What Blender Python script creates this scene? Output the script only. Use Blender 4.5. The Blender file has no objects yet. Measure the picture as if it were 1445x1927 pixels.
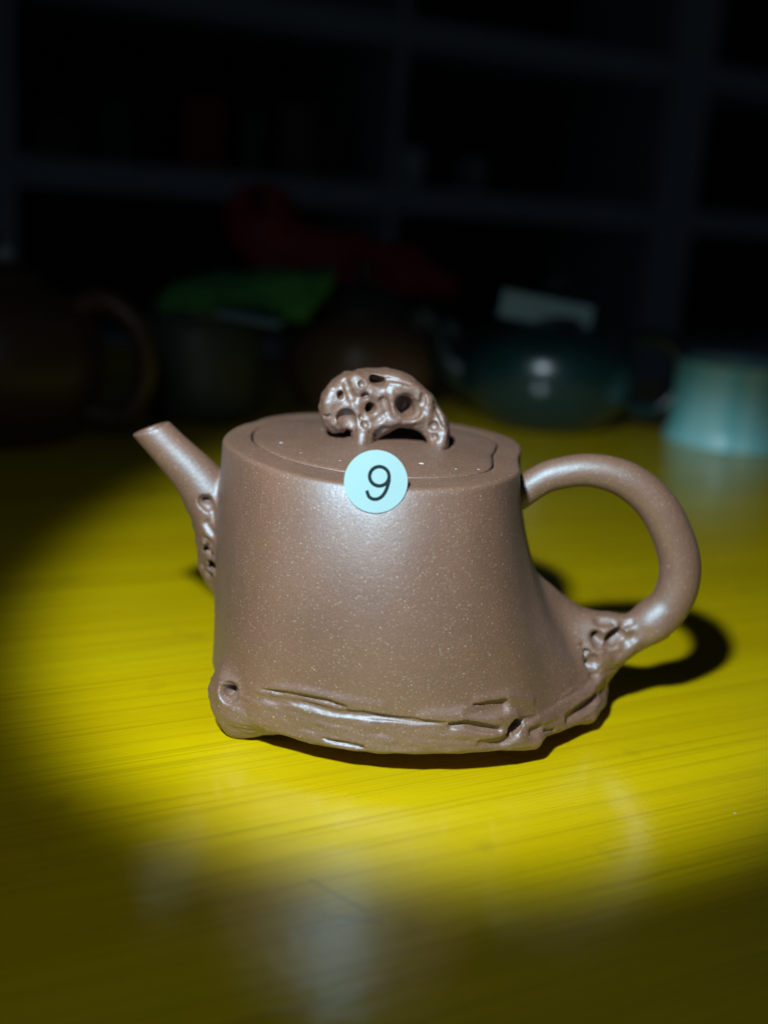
import bpy, math, random
import numpy as np
from mathutils import Vector, Matrix

random.seed(7)
rng = np.random.default_rng(11)
S = bpy.context.scene

# ------------------------------------------------------------------ camera
PW, PH, FPX = 1445.0, 1927.0, 2100.0
PITCH, ROLL = math.radians(15.3), math.radians(4.2)
CAM = np.array([0.0, -0.25, 0.118])
_f = np.array([0, math.cos(PITCH), -math.sin(PITCH)])
_r0 = np.array([1.0, 0, 0]); _u0 = np.cross(_r0, _f)
_ix = math.cos(ROLL) * _r0 + math.sin(ROLL) * _u0
_iu = -math.sin(ROLL) * _r0 + math.cos(ROLL) * _u0
cam = bpy.data.cameras.new('camera')
camo = bpy.data.objects.new('camera', cam); S.collection.objects.link(camo)
M = Matrix.Identity(4)
for i in range(3):
    M[i][0], M[i][1], M[i][2], M[i][3] = _ix[i], _iu[i], -_f[i], CAM[i]
camo.matrix_world = M
cam.sensor_fit = 'HORIZONTAL'; cam.sensor_width = 36.0; cam.lens = FPX * 36.0 / PW
cam.clip_start = 0.01; cam.clip_end = 50
cam.dof.use_dof = True; cam.dof.focus_distance = 0.243; cam.dof.aperture_fstop = 52.3 / 5.8
S.camera = camo

# ------------------------------------------------------------------ world, lights, exposure
w = bpy.data.worlds.new('World'); S.world = w; w.use_nodes = True
bg = w.node_tree.nodes['Background']
bg.inputs[0].default_value = (0.60, 0.78, 1.0, 1); bg.inputs[1].default_value = 0.011

LIGHT = Vector((-0.06, -0.22, 0.245)); AIM = Vector((0.029, 0.085, 0.0))
def spot(name, power, size, blend, radius, col):
    l = bpy.data.lights.new(name, 'SPOT'); l.energy = power; l.spot_size = math.radians(size)
    l.spot_blend = blend; l.shadow_soft_size = radius; l.color = col
    o = bpy.data.objects.new(name, l); S.collection.objects.link(o)
    o.location = LIGHT; o.rotation_euler = (AIM - LIGHT).to_track_quat('-Z', 'Y').to_euler()
    return o
LCOL = (0.71, 0.89, 1.0)
spot('torch_beam', 7.3, 42, 0.42, 0.011, LCOL)          # hot spot of the hand torch
spot('torch_spill', 0.30, 120, 0.8, 0.011, LCOL)        # its wide faint spill

S.view_settings.view_transform = 'Standard'; S.view_settings.look = 'None'
S.view_settings.exposure = 0.0; S.view_settings.gamma = 1.0
S.view_settings.use_curve_mapping = False
S.cycles.use_denoising = True
S.cycles.max_bounces = 8

# ------------------------------------------------------------------ helpers
def ray(px, py):
    return _f + _ix * (px - PW / 2) / FPX - _iu * (py - PH / 2) / FPX
def ony(px, py, y):
    d = ray(px, py); return CAM + d * ((y - CAM[1]) / d[1])
def onz(px, py, z=0.0):
    d = ray(px, py); return CAM + d * ((z - CAM[2]) / d[2])

def link(o, parent=None):
    S.collection.objects.link(o)
    if parent is not None: o.parent = parent
    return o
def tag(o, label=None, cat=None, group=None, kind=None):
    if label: o['label'] = label
    if cat: o['category'] = cat
    if group: o['group'] = group
    if kind: o['kind'] = kind
    return o
def empty(name, loc=(0, 0, 0)):
    o = bpy.data.objects.new(name, None); o.location = loc; o.empty_display_size = 0.01
    return link(o)
def mesh_obj(name, verts, faces, mat, parent=None, smooth=True, normals=None):
    me = bpy.data.meshes.new(name)
    verts = np.asarray(verts, dtype=np.float64)
    q = parent
    while q is not None:
        verts = verts - np.array(q.matrix_basis.translation); q = q.parent
    fs = faces.tolist() if isinstance(faces, np.ndarray) else faces
    me.from_pydata(verts.tolist(), [], fs)
    if smooth: me.polygons.foreach_set('use_smooth', [True] * len(me.polygons))
    me.update()
    if normals is not None: me.normals_split_custom_set_from_vertices(normals.tolist())
    o = bpy.data.objects.new(name, me); me.materials.append(mat)
    return link(o, parent)

def catmull(pts, n=8):
    P = np.asarray(pts, float); P = np.vstack([2 * P[0] - P[1], P, 2 * P[-1] - P[-2]])
    out = []
    for i in range(1, len(P) - 2):
        for t in np.linspace(0, 1, n, endpoint=False):
            a, b, c, d = P[i - 1], P[i], P[i + 1], P[i + 2]
            out.append(0.5 * ((2 * b) + (c - a) * t + (2 * a - 5 * b + 4 * c - d) * t * t + (3 * b - a - 3 * c + d) * t ** 3))
    out.append(P[-2]); return np.array(out)

# value noise on arrays of points
def vnoise(p, seed=0):
    i = np.floor(p).astype(np.int64); f = p - i; f = f * f * (3 - 2 * f)
    def h(a, b, c):
        n = (a * 374761393 + b * 668265263 + c * 2147483647 + seed * 1013904223) & 0xFFFFFFFF
        n = ((n ^ (n >> 13)) * 1274126177) & 0xFFFFFFFF
        n = ((n ^ (n >> 16)) * 2246822519) & 0xFFFFFFFF
        return ((n ^ (n >> 15)) & 0xFFFF) / 65535.0
    r = 0
    for dx in (0, 1):
        for dy in (0, 1):
            for dz in (0, 1):
                wgt = (f[:, 0] if dx else 1 - f[:, 0]) * (f[:, 1] if dy else 1 - f[:, 1]) * (f[:, 2] if dz else 1 - f[:, 2])
                r = r + wgt * h(i[:, 0] + dx, i[:, 1] + dy, i[:, 2] + dz)
    return r * 2 - 1
def fbm(p, seed=0, oct=3):
    return sum(vnoise(p * 2 ** k + 17.3 * k, seed + k) * 0.5 ** k for k in range(oct))

def smin(a, b, k):
    h = np.clip(0.5 + 0.5 * (b - a) / k, 0, 1); return b * (1 - h) + a * h - k * h * (1 - h)
def smax(a, b, k): return -smin(-a, -b, k)

def capdist(x, y, z, pts, rad):
    d = None
    for (a, b, ra, rb) in zip(pts[:-1], pts[1:], rad[:-1], rad[1:]):
        ab = b - a; L = max(float(ab @ ab), 1e-9)
        t = np.clip(((x - a[0]) * ab[0] + (y - a[1]) * ab[1] + (z - a[2]) * ab[2]) / L, 0, 1)
        e = np.sqrt((x - a[0] - t * ab[0]) ** 2 + (y - a[1] - t * ab[1]) ** 2 + (z - a[2] - t * ab[2]) ** 2) - (ra + t * (rb - ra))
        d = e if d is None else np.minimum(d, e)
    return d

class Field:                                              # a distance field on a grid, in millimetres
    def __init__(s, lo, hi, h):
        s.lo = np.array(lo, float); s.h = h
        s.ax = [np.arange(lo[i], hi[i], h, dtype=np.float32) for i in range(3)]
        s.F = np.full([len(a) for a in s.ax], 50.0, np.float32)
    def xyz(s, sl=None):
        a = s.ax if sl is None else [s.ax[i][sl[i]] for i in range(3)]
        return a[0][:, None, None], a[1][None, :, None], a[2][None, None, :]
    def box(s, lo, hi):
        sl = []
        for i in range(3):
            n = len(s.ax[i])
            a = int(np.clip((lo[i] - s.lo[i]) / s.h, 0, n - 1)); b = int(np.clip((hi[i] - s.lo[i]) / s.h + 2, 1, n))
            sl.append(slice(a, b))
        return tuple(sl)
    def caps(s, pts, rad, k, sub=False):
        pts = np.atleast_2d(np.asarray(pts, float))
        if len(pts) == 1: pts = np.vstack([pts, pts + 1e-3])
        rad = np.full(len(pts), rad, float) if np.isscalar(rad) else np.asarray(rad, float)
        m = rad.max() + k + 2 * s.h
        sl = s.box(pts.min(0) - m, pts.max(0) + m); x, y, z = s.xyz(sl)
        d = capdist(x, y, z, pts, rad)
        s.F[sl] = smax(s.F[sl], -d, k) if sub else smin(s.F[sl], d, k)
    def ell(s, c, r, k, sub=False, axes=None):
        c = np.asarray(c, float); r = np.asarray(r, float); m = r.max() + k + 2 * s.h
        sl = s.box(c - m, c + m); x, y, z = s.xyz(sl); q = [x - c[0], y - c[1], z - c[2]]
        if axes is not None: q = [q[0] * a[0] + q[1] * a[1] + q[2] * a[2] for a in axes]
        k0 = np.sqrt((q[0] / r[0]) ** 2 + (q[1] / r[1]) ** 2 + (q[2] / r[2]) ** 2)
        k1 = np.sqrt((q[0] / r[0] ** 2) ** 2 + (q[1] / r[1] ** 2) ** 2 + (q[2] / r[2] ** 2) ** 2) + 1e-6
        d = k0 * (k0 - 1) / k1
        s.F[sl] = smax(s.F[sl], -d, k) if sub else smin(s.F[sl], d, k)
    def sample(s, P):
        g = (P - s.lo) / s.h; n = np.array(s.F.shape)
        g = np.clip(g, 0, n - 1.001); i = g.astype(int); f = g - i; r = 0
        for dx in (0, 1):
            for dy in (0, 1):
                for dz in (0, 1):
                    wgt = (f[:, 0] if dx else 1 - f[:, 0]) * (f[:, 1] if dy else 1 - f[:, 1]) * (f[:, 2] if dz else 1 - f[:, 2])
                    r = r + wgt * s.F[i[:, 0] + dx, i[:, 1] + dy, i[:, 2] + dz]
        return r
    def grad(s, P):
        e = s.h * 0.7; G = []
        for i in range(3):
            d = np.zeros(3); d[i] = e
            G.append((s.sample(P + d) - s.sample(P - d)) / (2 * e))
        return np.stack(G, 1)
    def hit(s, px, py):                                   # surface point under a pixel (mm) and the outward normal
        d = ray(px, py); d = d / np.linalg.norm(d)
        t = np.arange(150, 420, 0.15); P = CAM * 1000 + d[None] * t[:, None]
        lo = s.lo + s.h; hi = s.lo + s.h * (np.array(s.F.shape) - 2)
        ok = ((P > lo) & (P < hi)).all(1); v = np.full(len(t), 9.0)
        v[ok] = s.sample(P[ok]); idx = np.nonzero(v < 0)[0]
        p = P[idx[0]] if len(idx) else P[np.argmin(v)]; g = s.grad(p[None])[0]
        return p, g / np.linalg.norm(g)
    def mesh(s, smooth=2):
        F = s.F; ins = F < 0
        cnt = np.zeros([n - 1 for n in F.shape], np.uint8); C = []
        for dx in (0, 1):
            for dy in (0, 1):
                for dz in (0, 1):
                    C.append((dx, dy, dz))
                    cnt += ins[dx:F.shape[0] - 1 + dx, dy:F.shape[1] - 1 + dy, dz:F.shape[2] - 1 + dz]
        I = np.argwhere((cnt > 0) & (cnt < 8)); idx = np.full(cnt.shape, -1, np.int32)
        idx[I[:, 0], I[:, 1], I[:, 2]] = np.arange(len(I))
        vals = {c: F[I[:, 0] + c[0], I[:, 1] + c[1], I[:, 2] + c[2]].astype(float) for c in C}
        acc = np.zeros((len(I), 3)); n = np.zeros(len(I))
        for a in C:
            for ax in range(3):
                if a[ax]: continue
                b = list(a); b[ax] = 1; b = tuple(b)
                va, vb = vals[a], vals[b]; cr = (va < 0) != (vb < 0)
                t = np.where(cr, va / np.where(cr, va - vb, 1), 0)
                p = np.array(a, float)[None].repeat(len(I), 0); p[:, ax] = t
                acc += p * cr[:, None]; n += cr
        V = s.lo + (I + acc / n[:, None]) * s.h
        faces = []
        for ax in range(3):
            b, c = [(1, 2), (2, 0), (0, 1)][ax]
            A = [slice(1, -1)] * 3; A[ax] = slice(0, -1); B = [slice(1, -1)] * 3; B[ax] = slice(1, None)
            e = np.argwhere(ins[tuple(A)] != ins[tuple(B)])
            e[:, b] += 1; e[:, c] += 1
            out = ins[e[:, 0], e[:, 1], e[:, 2]]
            q = []
            for (db, dc) in ((-1, -1), (0, -1), (0, 0), (-1, 0)):
                g = e.copy(); g[:, b] += db; g[:, c] += dc; q.append(idx[g[:, 0], g[:, 1], g[:, 2]])
            q = np.stack(q, 1); q[~out] = q[~out][:, ::-1]; faces.append(q)
        Q = np.concatenate(faces); Q = Q[(Q >= 0).all(1)]
        for _ in range(smooth):
            E = np.concatenate([Q[:, [0, 1]], Q[:, [1, 2]], Q[:, [2, 3]], Q[:, [3, 0]]])
            deg = np.bincount(E[:, 0], minlength=len(V)).astype(float)
            L = np.stack([np.bincount(E[:, 0], V[E[:, 1], i], minlength=len(V)) for i in range(3)], 1) / np.maximum(deg, 1)[:, None]
            V = V * 0.4 + L * 0.6
            f = s.sample(V); g = s.grad(V); V = V - np.clip(f / np.maximum((g * g).sum(1), 0.15), -s.h, s.h)[:, None] * g
        return V, Q

def vnormals(V, Q):
    n = np.cross(V[Q[:, 2]] - V[Q[:, 0]], V[Q[:, 3]] - V[Q[:, 1]])
    N = np.stack([sum(np.bincount(Q[:, k], n[:, i], minlength=len(V)) for k in range(4)) for i in range(3)], 1)
    return N / np.maximum(np.linalg.norm(N, axis=1), 1e-12)[:, None]

# ------------------------------------------------------------------ materials
def nodes(name):
    m = bpy.data.materials.new(name); m.use_nodes = True
    nt = m.node_tree; return m, nt, nt.nodes['Principled BSDF']
def N(nt, typ, **kw):
    n = nt.nodes.new(typ)
    for k, v in kw.items(): setattr(n, k, v)
    return n
def math_node(nt, op, a, b=None, clamp=False):
    n = N(nt, 'ShaderNodeMath', operation=op); n.use_clamp = clamp
    for i, v in enumerate((a, b)):
        if v is None: continue
        if isinstance(v, (int, float)): n.inputs[i].default_value = v
        else: nt.links.new(v, n.inputs[i])
    return n.outputs[0]
def ramp(nt, fac, stops):
    r = N(nt, 'ShaderNodeValToRGB'); nt.links.new(fac, r.inputs[0])
    el = r.color_ramp.elements
    while len(el) < len(stops): el.new(0.5)
    for e, (p, c) in zip(el, stops):
        e.position = p; e.color = c if len(c) == 4 else (*c, 1)
    return r.outputs[0]
def mix(nt, fac, a, b, blend='MIX'):
    n = N(nt, 'ShaderNodeMix', data_type='RGBA', blend_type=blend)
    for i, v in ((0, fac), (6, a), (7, b)):
        if isinstance(v, tuple): n.inputs[i].default_value = (*v, 1) if len(v) == 3 else v
        elif isinstance(v, (int, float)): n.inputs[i].default_value = v
        else: nt.links.new(v, n.inputs[i])
    return n.outputs[2]
def noise(nt, vec, scale, detail=2.0, rough=0.5):
    n = N(nt, 'ShaderNodeTexNoise'); n.inputs['Scale'].default_value = scale
    n.inputs['Detail'].default_value = detail; n.inputs['Roughness'].default_value = rough
    nt.links.new(vec, n.inputs['Vector']); return n.outputs['Fac']
def mapping(nt, vec, scale=(1, 1, 1), rot=(0, 0, 0)):
    mp = N(nt, 'ShaderNodeMapping'); mp.inputs['Scale'].default_value = scale; mp.inputs['Rotation'].default_value = rot
    nt.links.new(vec, mp.inputs['Vector']); return mp.outputs[0]

def clay():
    m, nt, p = nodes('purple_clay')
    co = N(nt, 'ShaderNodeTexCoord').outputs['Object']
    big = noise(nt, co, 60, 3)
    base = mix(nt, ramp(nt, big, [(0.3, (0, 0, 0)), (0.7, (1, 1, 1))]), (0.202, 0.092, 0.049), (0.246, 0.117, 0.064))
    fine = noise(nt, co, 2600, 2)
    base = mix(nt, ramp(nt, fine, [(0.42, (0, 0, 0)), (0.62, (1, 1, 1))]), base, mix(nt, 1.0, base, (0.80, 0.78, 0.76), 'MULTIPLY'))
    def specks(scale, thr, keep, col, base):
        v = N(nt, 'ShaderNodeTexVoronoi'); v.inputs['Scale'].default_value = scale
        nt.links.new(co, v.inputs['Vector'])
        d = math_node(nt, 'LESS_THAN', v.outputs['Distance'], thr)
        sep = N(nt, 'ShaderNodeSeparateColor'); nt.links.new(v.outputs['Color'], sep.inputs[0])
        g = math_node(nt, 'LESS_THAN', sep.outputs[0], keep)
        patch = math_node(nt, 'MULTIPLY', math_node(nt, 'MULTIPLY', d, g), math_node(nt, 'ADD', math_node(nt, 'MULTIPLY', sep.outputs[1], 0.7), 0.3))
        return mix(nt, patch, base, col)
    base = specks(1700, 0.34, 0.34, (0.30, 0.19, 0.12), base)
    base = specks(1100, 0.20, 0.24, (0.42, 0.28, 0.18), base)
    base = specks(650, 0.11, 0.12, (0.54, 0.38, 0.26), base)
    base = specks(240, 0.055, 0.07, (0.55, 0.27, 0.08), base)
    base = specks(330, 0.06, 0.10, (0.04, 0.025, 0.018), base)
    nt.links.new(base, p.inputs['Base Color'])
    p.inputs['Roughness'].default_value = 0.43
    nt.links.new(math_node(nt, 'ADD', math_node(nt, 'MULTIPLY', fine, 0.14), 0.455), p.inputs['Roughness'])
    p.inputs['IOR'].default_value = 1.75; p.inputs['Specular IOR Level'].default_value = 1.0; p.inputs['Specular Tint'].default_value = (0.68, 0.89, 1.0, 1)
    b = N(nt, 'ShaderNodeBump'); b.inputs['Strength'].default_value = 0.22; b.inputs['Distance'].default_value = 0.0003
    nt.links.new(math_node(nt, 'ADD', noise(nt, co, 1900, 3, 0.6), math_node(nt, 'MULTIPLY', noise(nt, co, 420, 2), 0.7)), b.inputs['Height'])
    nt.links.new(b.outputs[0], p.inputs['Normal'])
    return m
def plain(name, col, rough=0.5, var=0.25, scale=40, spec=0.5, bump=0.0):
    m, nt, p = nodes(name)
    co = N(nt, 'ShaderNodeTexCoord').outputs['Object']
    n = noise(nt, co, scale, 4)
    dark = tuple(c * (1 - var) for c in col)
    nt.links.new(mix(nt, n, dark, tuple(min(c * (1 + var), 1) for c in col)), p.inputs['Base Color'])
    p.inputs['Roughness'].default_value = rough; p.inputs['Specular IOR Level'].default_value = spec
    if bump:
        b = N(nt, 'ShaderNodeBump'); b.inputs['Strength'].default_value = bump; b.inputs['Distance'].default_value = 0.002
        nt.links.new(n, b.inputs['Height']); nt.links.new(b.outputs[0], p.inputs['Normal'])
    return m
def table_mat():
    m, nt, p = nodes('yellow_varnished_wood')
    co = N(nt, 'ShaderNodeTexCoord').outputs['Object']
    rot = (0, 0, math.radians(-27.5))
    r = mapping(nt, co, rot=rot)
    r2 = mapping(nt, co, rot=(0, 0, math.radians(-26.0)))
    fine = noise(nt, mapping(nt, r, (9, 950, 1)), 1.0, 3, 0.6)
    midn = noise(nt, mapping(nt, r2, (4, 240, 1)), 1.0, 3, 0.6)
    wide = noise(nt, mapping(nt, r, (2.2, 40, 1)), 1.0, 2)
    cloud = noise(nt, co, 14, 3)
    col = mix(nt, ramp(nt, wide, [(0.35, (0, 0, 0)), (0.65, (1, 1, 1))]), (0.60, 0.405, 0.001), (0.68, 0.485, 0.001))
    col = mix(nt, ramp(nt, midn, [(0.52, (0, 0, 0)), (0.70, (0.55, 0.55, 0.55))]), col, (0.49, 0.33, 0.002))
    col = mix(nt, ramp(nt, fine, [(0.50, (0, 0, 0)), (0.68, (0.6, 0.6, 0.6))]), col, (0.40, 0.26, 0.002))
    col = mix(nt, ramp(nt, cloud, [(0.5, (0, 0, 0)), (0.75, (0.25, 0.25, 0.25))]), col, (0.52, 0.42, 0.01))
    def segdist(a, b):
        a, b = Vector(a), Vector(b); ab = b - a
        d0 = N(nt, 'ShaderNodeVectorMath', operation='SUBTRACT'); nt.links.new(co, d0.inputs[0]); d0.inputs[1].default_value = a
        dt = N(nt, 'ShaderNodeVectorMath', operation='DOT_PRODUCT'); nt.links.new(d0.outputs[0], dt.inputs[0]); dt.inputs[1].default_value = ab
        t = math_node(nt, 'DIVIDE', dt.outputs['Value'], ab.dot(ab), clamp=True)
        sc = N(nt, 'ShaderNodeVectorMath', operation='SCALE'); sc.inputs[0].default_value = ab; nt.links.new(t, sc.inputs['Scale'])
        df = N(nt, 'ShaderNodeVectorMath', operation='DISTANCE'); nt.links.new(d0.outputs[0], df.inputs[0]); nt.links.new(sc.outputs[0], df.inputs[1])
        return df.outputs['Value']
    v = N(nt, 'ShaderNodeTexVoronoi'); v.inputs['Scale'].default_value = 55; nt.links.new(co, v.inputs['Vector'])
    dust = math_node(nt, 'MULTIPLY', math_node(nt, 'LESS_THAN', v.outputs['Distance'], 0.018), 0.6)
    col = mix(nt, dust, col, (0.75, 0.72, 0.6))
    smud = noise(nt, co, 45, 2)
    col = mix(nt, ramp(nt, smud, [(0.66, (0, 0, 0)), (0.80, (0.45, 0.45, 0.45))]), col, (0.22, 0.16, 0.01))
    scr = None
    for (p0_, p1_) in (((583, 1656), (690, 1716)), ((605, 1722), (720, 1738))):
        d = segdist(onz(*p0_), onz(*p1_))
        k = ramp(nt, math_node(nt, 'MULTIPLY', d, 2500), [(0.2, (1, 1, 1)), (0.9, (0, 0, 0))])
        scr = k if scr is None else math_node(nt, 'MAXIMUM', scr, k)
    col = mix(nt, math_node(nt, 'MULTIPLY', scr, 0.6), col, (0.12, 0.08, 0.005))
    nt.links.new(col, p.inputs['Base Color'])
    p.inputs['Specular IOR Level'].default_value = 0.85
    sm = noise(nt, co, 35, 4, 0.6)
    nt.links.new(math_node(nt, 'ADD', math_node(nt, 'MULTIPLY', sm, 0.16), 0.07), p.inputs['Roughness'])
    b = N(nt, 'ShaderNodeBump'); b.inputs['Strength'].default_value = 0.10; b.inputs['Distance'].default_value = 0.0006
    nt.links.new(math_node(nt, 'ADD', fine, noise(nt, mapping(nt, co, (1, 1, 1)), 260, 2)), b.inputs['Height'])
    nt.links.new(b.outputs[0], p.inputs['Normal'])
    return m

CLAY = clay()
TABLE = table_mat()

# ------------------------------------------------------------------ table top
def boxmesh(name, lo, hi, mat, parent=None, bevel=0.0, basis=None, origin=None):
    x0, y0, z0 = lo; x1, y1, z1 = hi
    v = np.array([(x, y, z) for z in (z0, z1) for y in (y0, y1) for x in (x0, x1)], float)
    if basis is not None: v = np.asarray(origin) + v @ np.asarray(basis)
    f = [(0, 2, 3, 1), (4, 5, 7, 6), (0, 1, 5, 4), (2, 6, 7, 3), (0, 4, 6, 2), (1, 3, 7, 5)]
    o = mesh_obj(name, v, f, mat, parent, smooth=False)
    if bevel:
        md = o.modifiers.new('bevel', 'BEVEL'); md.width = bevel; md.segments = 3; md.limit_method = 'NONE'
    return o
tt = boxmesh('table_top', (-0.75, -0.55, -0.03), (0.75, 0.62, 0.0), TABLE, bevel=0.004)
tag(tt, 'yellow varnished wooden table top with fine diagonal grain', 'table top', kind='structure')

# ------------------------------------------------------------------ the teapot
CX, CY, ZT = -3.5, 11.0, 62.5
rim_th = [-172, -159, -149, -134, -118, -106, -98, -78, -59, -46, -32, -22, -15, -3, 6, 17, 25, 33, 39, 44, 51, 58, 75, 95, 112, 121, 133, 141, 145, 155, 168, 177]
rim_r = [35.8, 34.9, 34.6, 35.2, 36.6, 37.4, 37.7, 39.0, 39.2, 38.4, 37.0, 36.3, 35.1, 34.3, 35.1, 38.0, 40.4, 42.4, 43.2, 43.5, 44.2, 44.4, 43.4, 43.0, 43.2, 42.9, 41.2, 39.5, 37.9, 37.6, 36.5, 36.1]
lid_th = [-171, -157, -143, -129, -115, -102, -74, -62, -48, -36, -26, -13, 2, 18, 29, 36, 46, 54, 75, 95, 112, 130, 145, 161, 177]
lid_r = [28.1, 27.0, 26.8, 26.8, 27.0, 27.8, 29.7, 30.1, 30.6, 30.7, 30.0, 28.4, 27.9, 31.1, 35.0, 36.8, 38.0, 38.2, 37.4, 36.8, 36.6, 35.5, 33.0, 31.2, 29.1]
base_th = [-180, -165, -150, -140, -128, -118, -110, -102, -91, -77, -64, -51, -39, -28, -16, -4, 10, 30, 60, 90, 130, 160]
base_r = [36.2, 36.4, 37.4, 40.0, 43.0, 44.0, 43.2, 43.6, 45.0, 47.0, 49.8, 52.4, 53.6, 53.4, 58.2, 61.0, 59.0, 52.5, 50.0, 50.0, 46.0, 40.0]
def polar(th, r, smooth=0.0, n=1440):
    g = np.linspace(-180, 180, n, endpoint=False)
    t = np.array(th + [th[0] + 360], float); rr = np.array(r + [r[0]], float)
    t = np.concatenate([t[:-1] - 360, t, t[1:] + 360]); rr = np.concatenate([rr[:-1], rr, rr[1:]])
    v = np.interp(g, t, rr)
    sg = max(smooth, 2.5) / (360 / n); kx = np.arange(-int(4 * sg), int(4 * sg) + 1); kk = np.exp(-0.5 * (kx / sg) ** 2); kk /= kk.sum()
    return np.convolve(np.concatenate([v[-len(kx):], v, v[:len(kx)]]), kk, 'same')[len(kx):-len(kx)]
def plook(tab, th):                                       # th in degrees
    u = (th + 180) / 360 * len(tab); i = np.floor(u).astype(int); f = u - i
    return tab[i % len(tab)] * (1 - f) + tab[(i + 1) % len(tab)] * f
RIM, RIMS, LID, BASE = polar(rim_th, rim_r), polar(rim_th, rim_r, 16), polar(lid_th, lid_r, 3), polar(base_th, base_r, 4)
def sstep(x): x = np.clip(x, 0, 1); return x * x * (3 - 2 * x)
def body_r(th, z):
    s = np.clip((ZT - z) / 54.5, 0, 1.06); wgt = s ** (1.45 - 0.70 * np.exp(-((th + 90) / 55) ** 2) + 0.45 * np.exp(-(th / 35) ** 2))
    det = sstep((z - 6) / 26)
    belly = 2.9 * np.exp(-((th + 97) / 48) ** 2) * np.sin(np.pi * np.clip(s, 0, 1) ** 0.8)
    return belly + plook(RIMS, th) * (1 - wgt) + plook(BASE, th) * wgt + (plook(RIM, th) - plook(RIMS, th)) * det
def body_d(x, y, z):
    th = np.degrees(np.arctan2(y - CY, x - CX)); rho = np.hypot(x - CX, y - CY)
    return (rho - body_r(th, z)) * 0.95

B = Field((-72, -46, -1.5), (86, 72, 72), 0.40)
x, y, z = B.xyz()
B.F[:] = body_d(x, y, z)
B.F[:] = smax(B.F, z - ZT, 0.9)
thx = np.degrees(np.arctan2(y - CY, x - CX))
zb = 5.2 - 1.2 * np.exp(-((thx + 8) / 20) ** 2) + 0.5 * np.sin(np.radians(thx * 5 + 40))
B.F[:] = smax(B.F, zb - z, 3.2)
def mm(px, py, yy): return ony(px, py, yy / 1000) * 1000
# feet: front-left one shows, three more carry the pot
B.caps([mm(446, 1300, -17), mm(447, 1330, -18), mm(452, 1350, -18.5)], [6.0, 5.2, 4.3], 4.0)
B.caps([mm(437, 1296, -15), mm(437, 1312, -15)], [4.6, 4.4], 2.5)
for fx, fy in ((-28, 40), (34, 38)):
    B.caps([(fx, fy, 9), (fx * 1.02, fy, 1.0)], [6.5, 4.6], 3)
B.caps([(40, 6, 10), (44, 10, 1.5)], [6.5, 4.2], 3)
B.caps([mm(455, 1345, -18), mm(478, 1352, -20), mm(515, 1362, -22)], [4.0, 3.4, 2.4], 4.0)
# handle
HY = 11.0
hp = [(975, 932), (1010, 908), (1045, 893), (1110, 885), (1180, 904), (1237, 953), (1272, 1025), (1279, 1085), (1260, 1138), (1215, 1178), (1165, 1203), (1110, 1228), (1050, 1250)]
hr = [3.7, 3.7, 3.8, 4.0, 4.45, 4.8, 4.95, 5.0, 4.95, 4.7, 5.2, 7.6, 11.0]
hc = catmull(np.column_stack([[mm(*q, HY) for q in hp], hr]), 7)
HP, HR = hc[:, :3], hc[:, 3]
n0 = int(len(HP) * 0.74)
B.caps(HP[:n0], HR[:n0], 1.0)
B.caps(HP[n0 - 1:], HR[n0 - 1:], 3.0)
rootpts = np.array([mm(1128, 1190, HY), mm(1075, 1178, HY), mm(1020, 1140, HY)])
B.caps(rootpts, [4.6, 5.2, 5.0], 6.0)
B.caps([mm(1128, 1205, HY - 2), mm(1112, 1240, HY - 3), mm(1106, 1268, HY - 3), mm(1090, 1290, HY - 4)], [4.0, 4.8, 4.8, 4.5], 2.5)
# spout
SY = 15.0
sp = [(262, 782), (283, 806), (324, 850), (371, 900), (410, 955), (440, 1010), (465, 1050)]
sr = [4.2, 4.4, 4.8, 5.7, 7.2, 9.0, 10.5]
sc = catmull(np.column_stack([[mm(*q, SY) for q in sp], sr]), 7)
SP, SR = sc[:, :3], sc[:, 3]
B.caps(SP, SR, 1.6)
B.caps([mm(406, 1000, SY), mm(402, 1048, SY), mm(408, 1088, SY), mm(425, 1110, SY)], [3.6, 3.6, 3.0, 2.6], 2.2)
B.caps([mm(386, 1046, SY), mm(384, 1064, SY), mm(392, 1086, SY)], [1.2, 1.5, 1.2], 0.9)
B.caps([mm(392, 1010, SY - 2), mm(396, 1040, SY - 2)], [1.6, 1.4], 0.9)
a, b2 = mm(245, 818, SY), mm(320, 793, SY); dv = b2 - a
pn = np.array([-dv[2], 0, dv[0]]); pn /= np.linalg.norm(pn)
if pn[2] < 0: pn = -pn
sl = B.box((a[0] - 12, SY - 9, a[2] - 8), (b2[0] + 8, SY + 9, b2[2] + 14)); x, y, z = B.xyz(sl)
B.F[sl] = smax(B.F[sl], (x - a[0]) * pn[0] + (z - a[2]) * pn[2], 0.5)
B.caps([SP[0] - (SP[14] - SP[0]) * 0.3, SP[7], SP[14]], [3.2, 3.1, 2.2], 0.7, sub=True)

# ---- carving on the pot: places found on its own surface
def at(px, py, inn=0.0, F=B):
    p, n = F.hit(px, py); return p - n * inn
def carve(pxs, r, inn, k=0.6, F=B, sub=True):
    P = [at(q[0], q[1], inn, F) for q in pxs]
    F.caps(P, r, k, sub=sub)
def carve_many(items, F=B):                               # positions first, then cut, so cuts do not shift each other
    L = [([at(q[0], q[1], it[2], F) for q in it[0]], it[1], it[3], it[4]) for it in items]
    for P, r, k, sub in L: F.caps(P, r, k, sub=sub)
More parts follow.
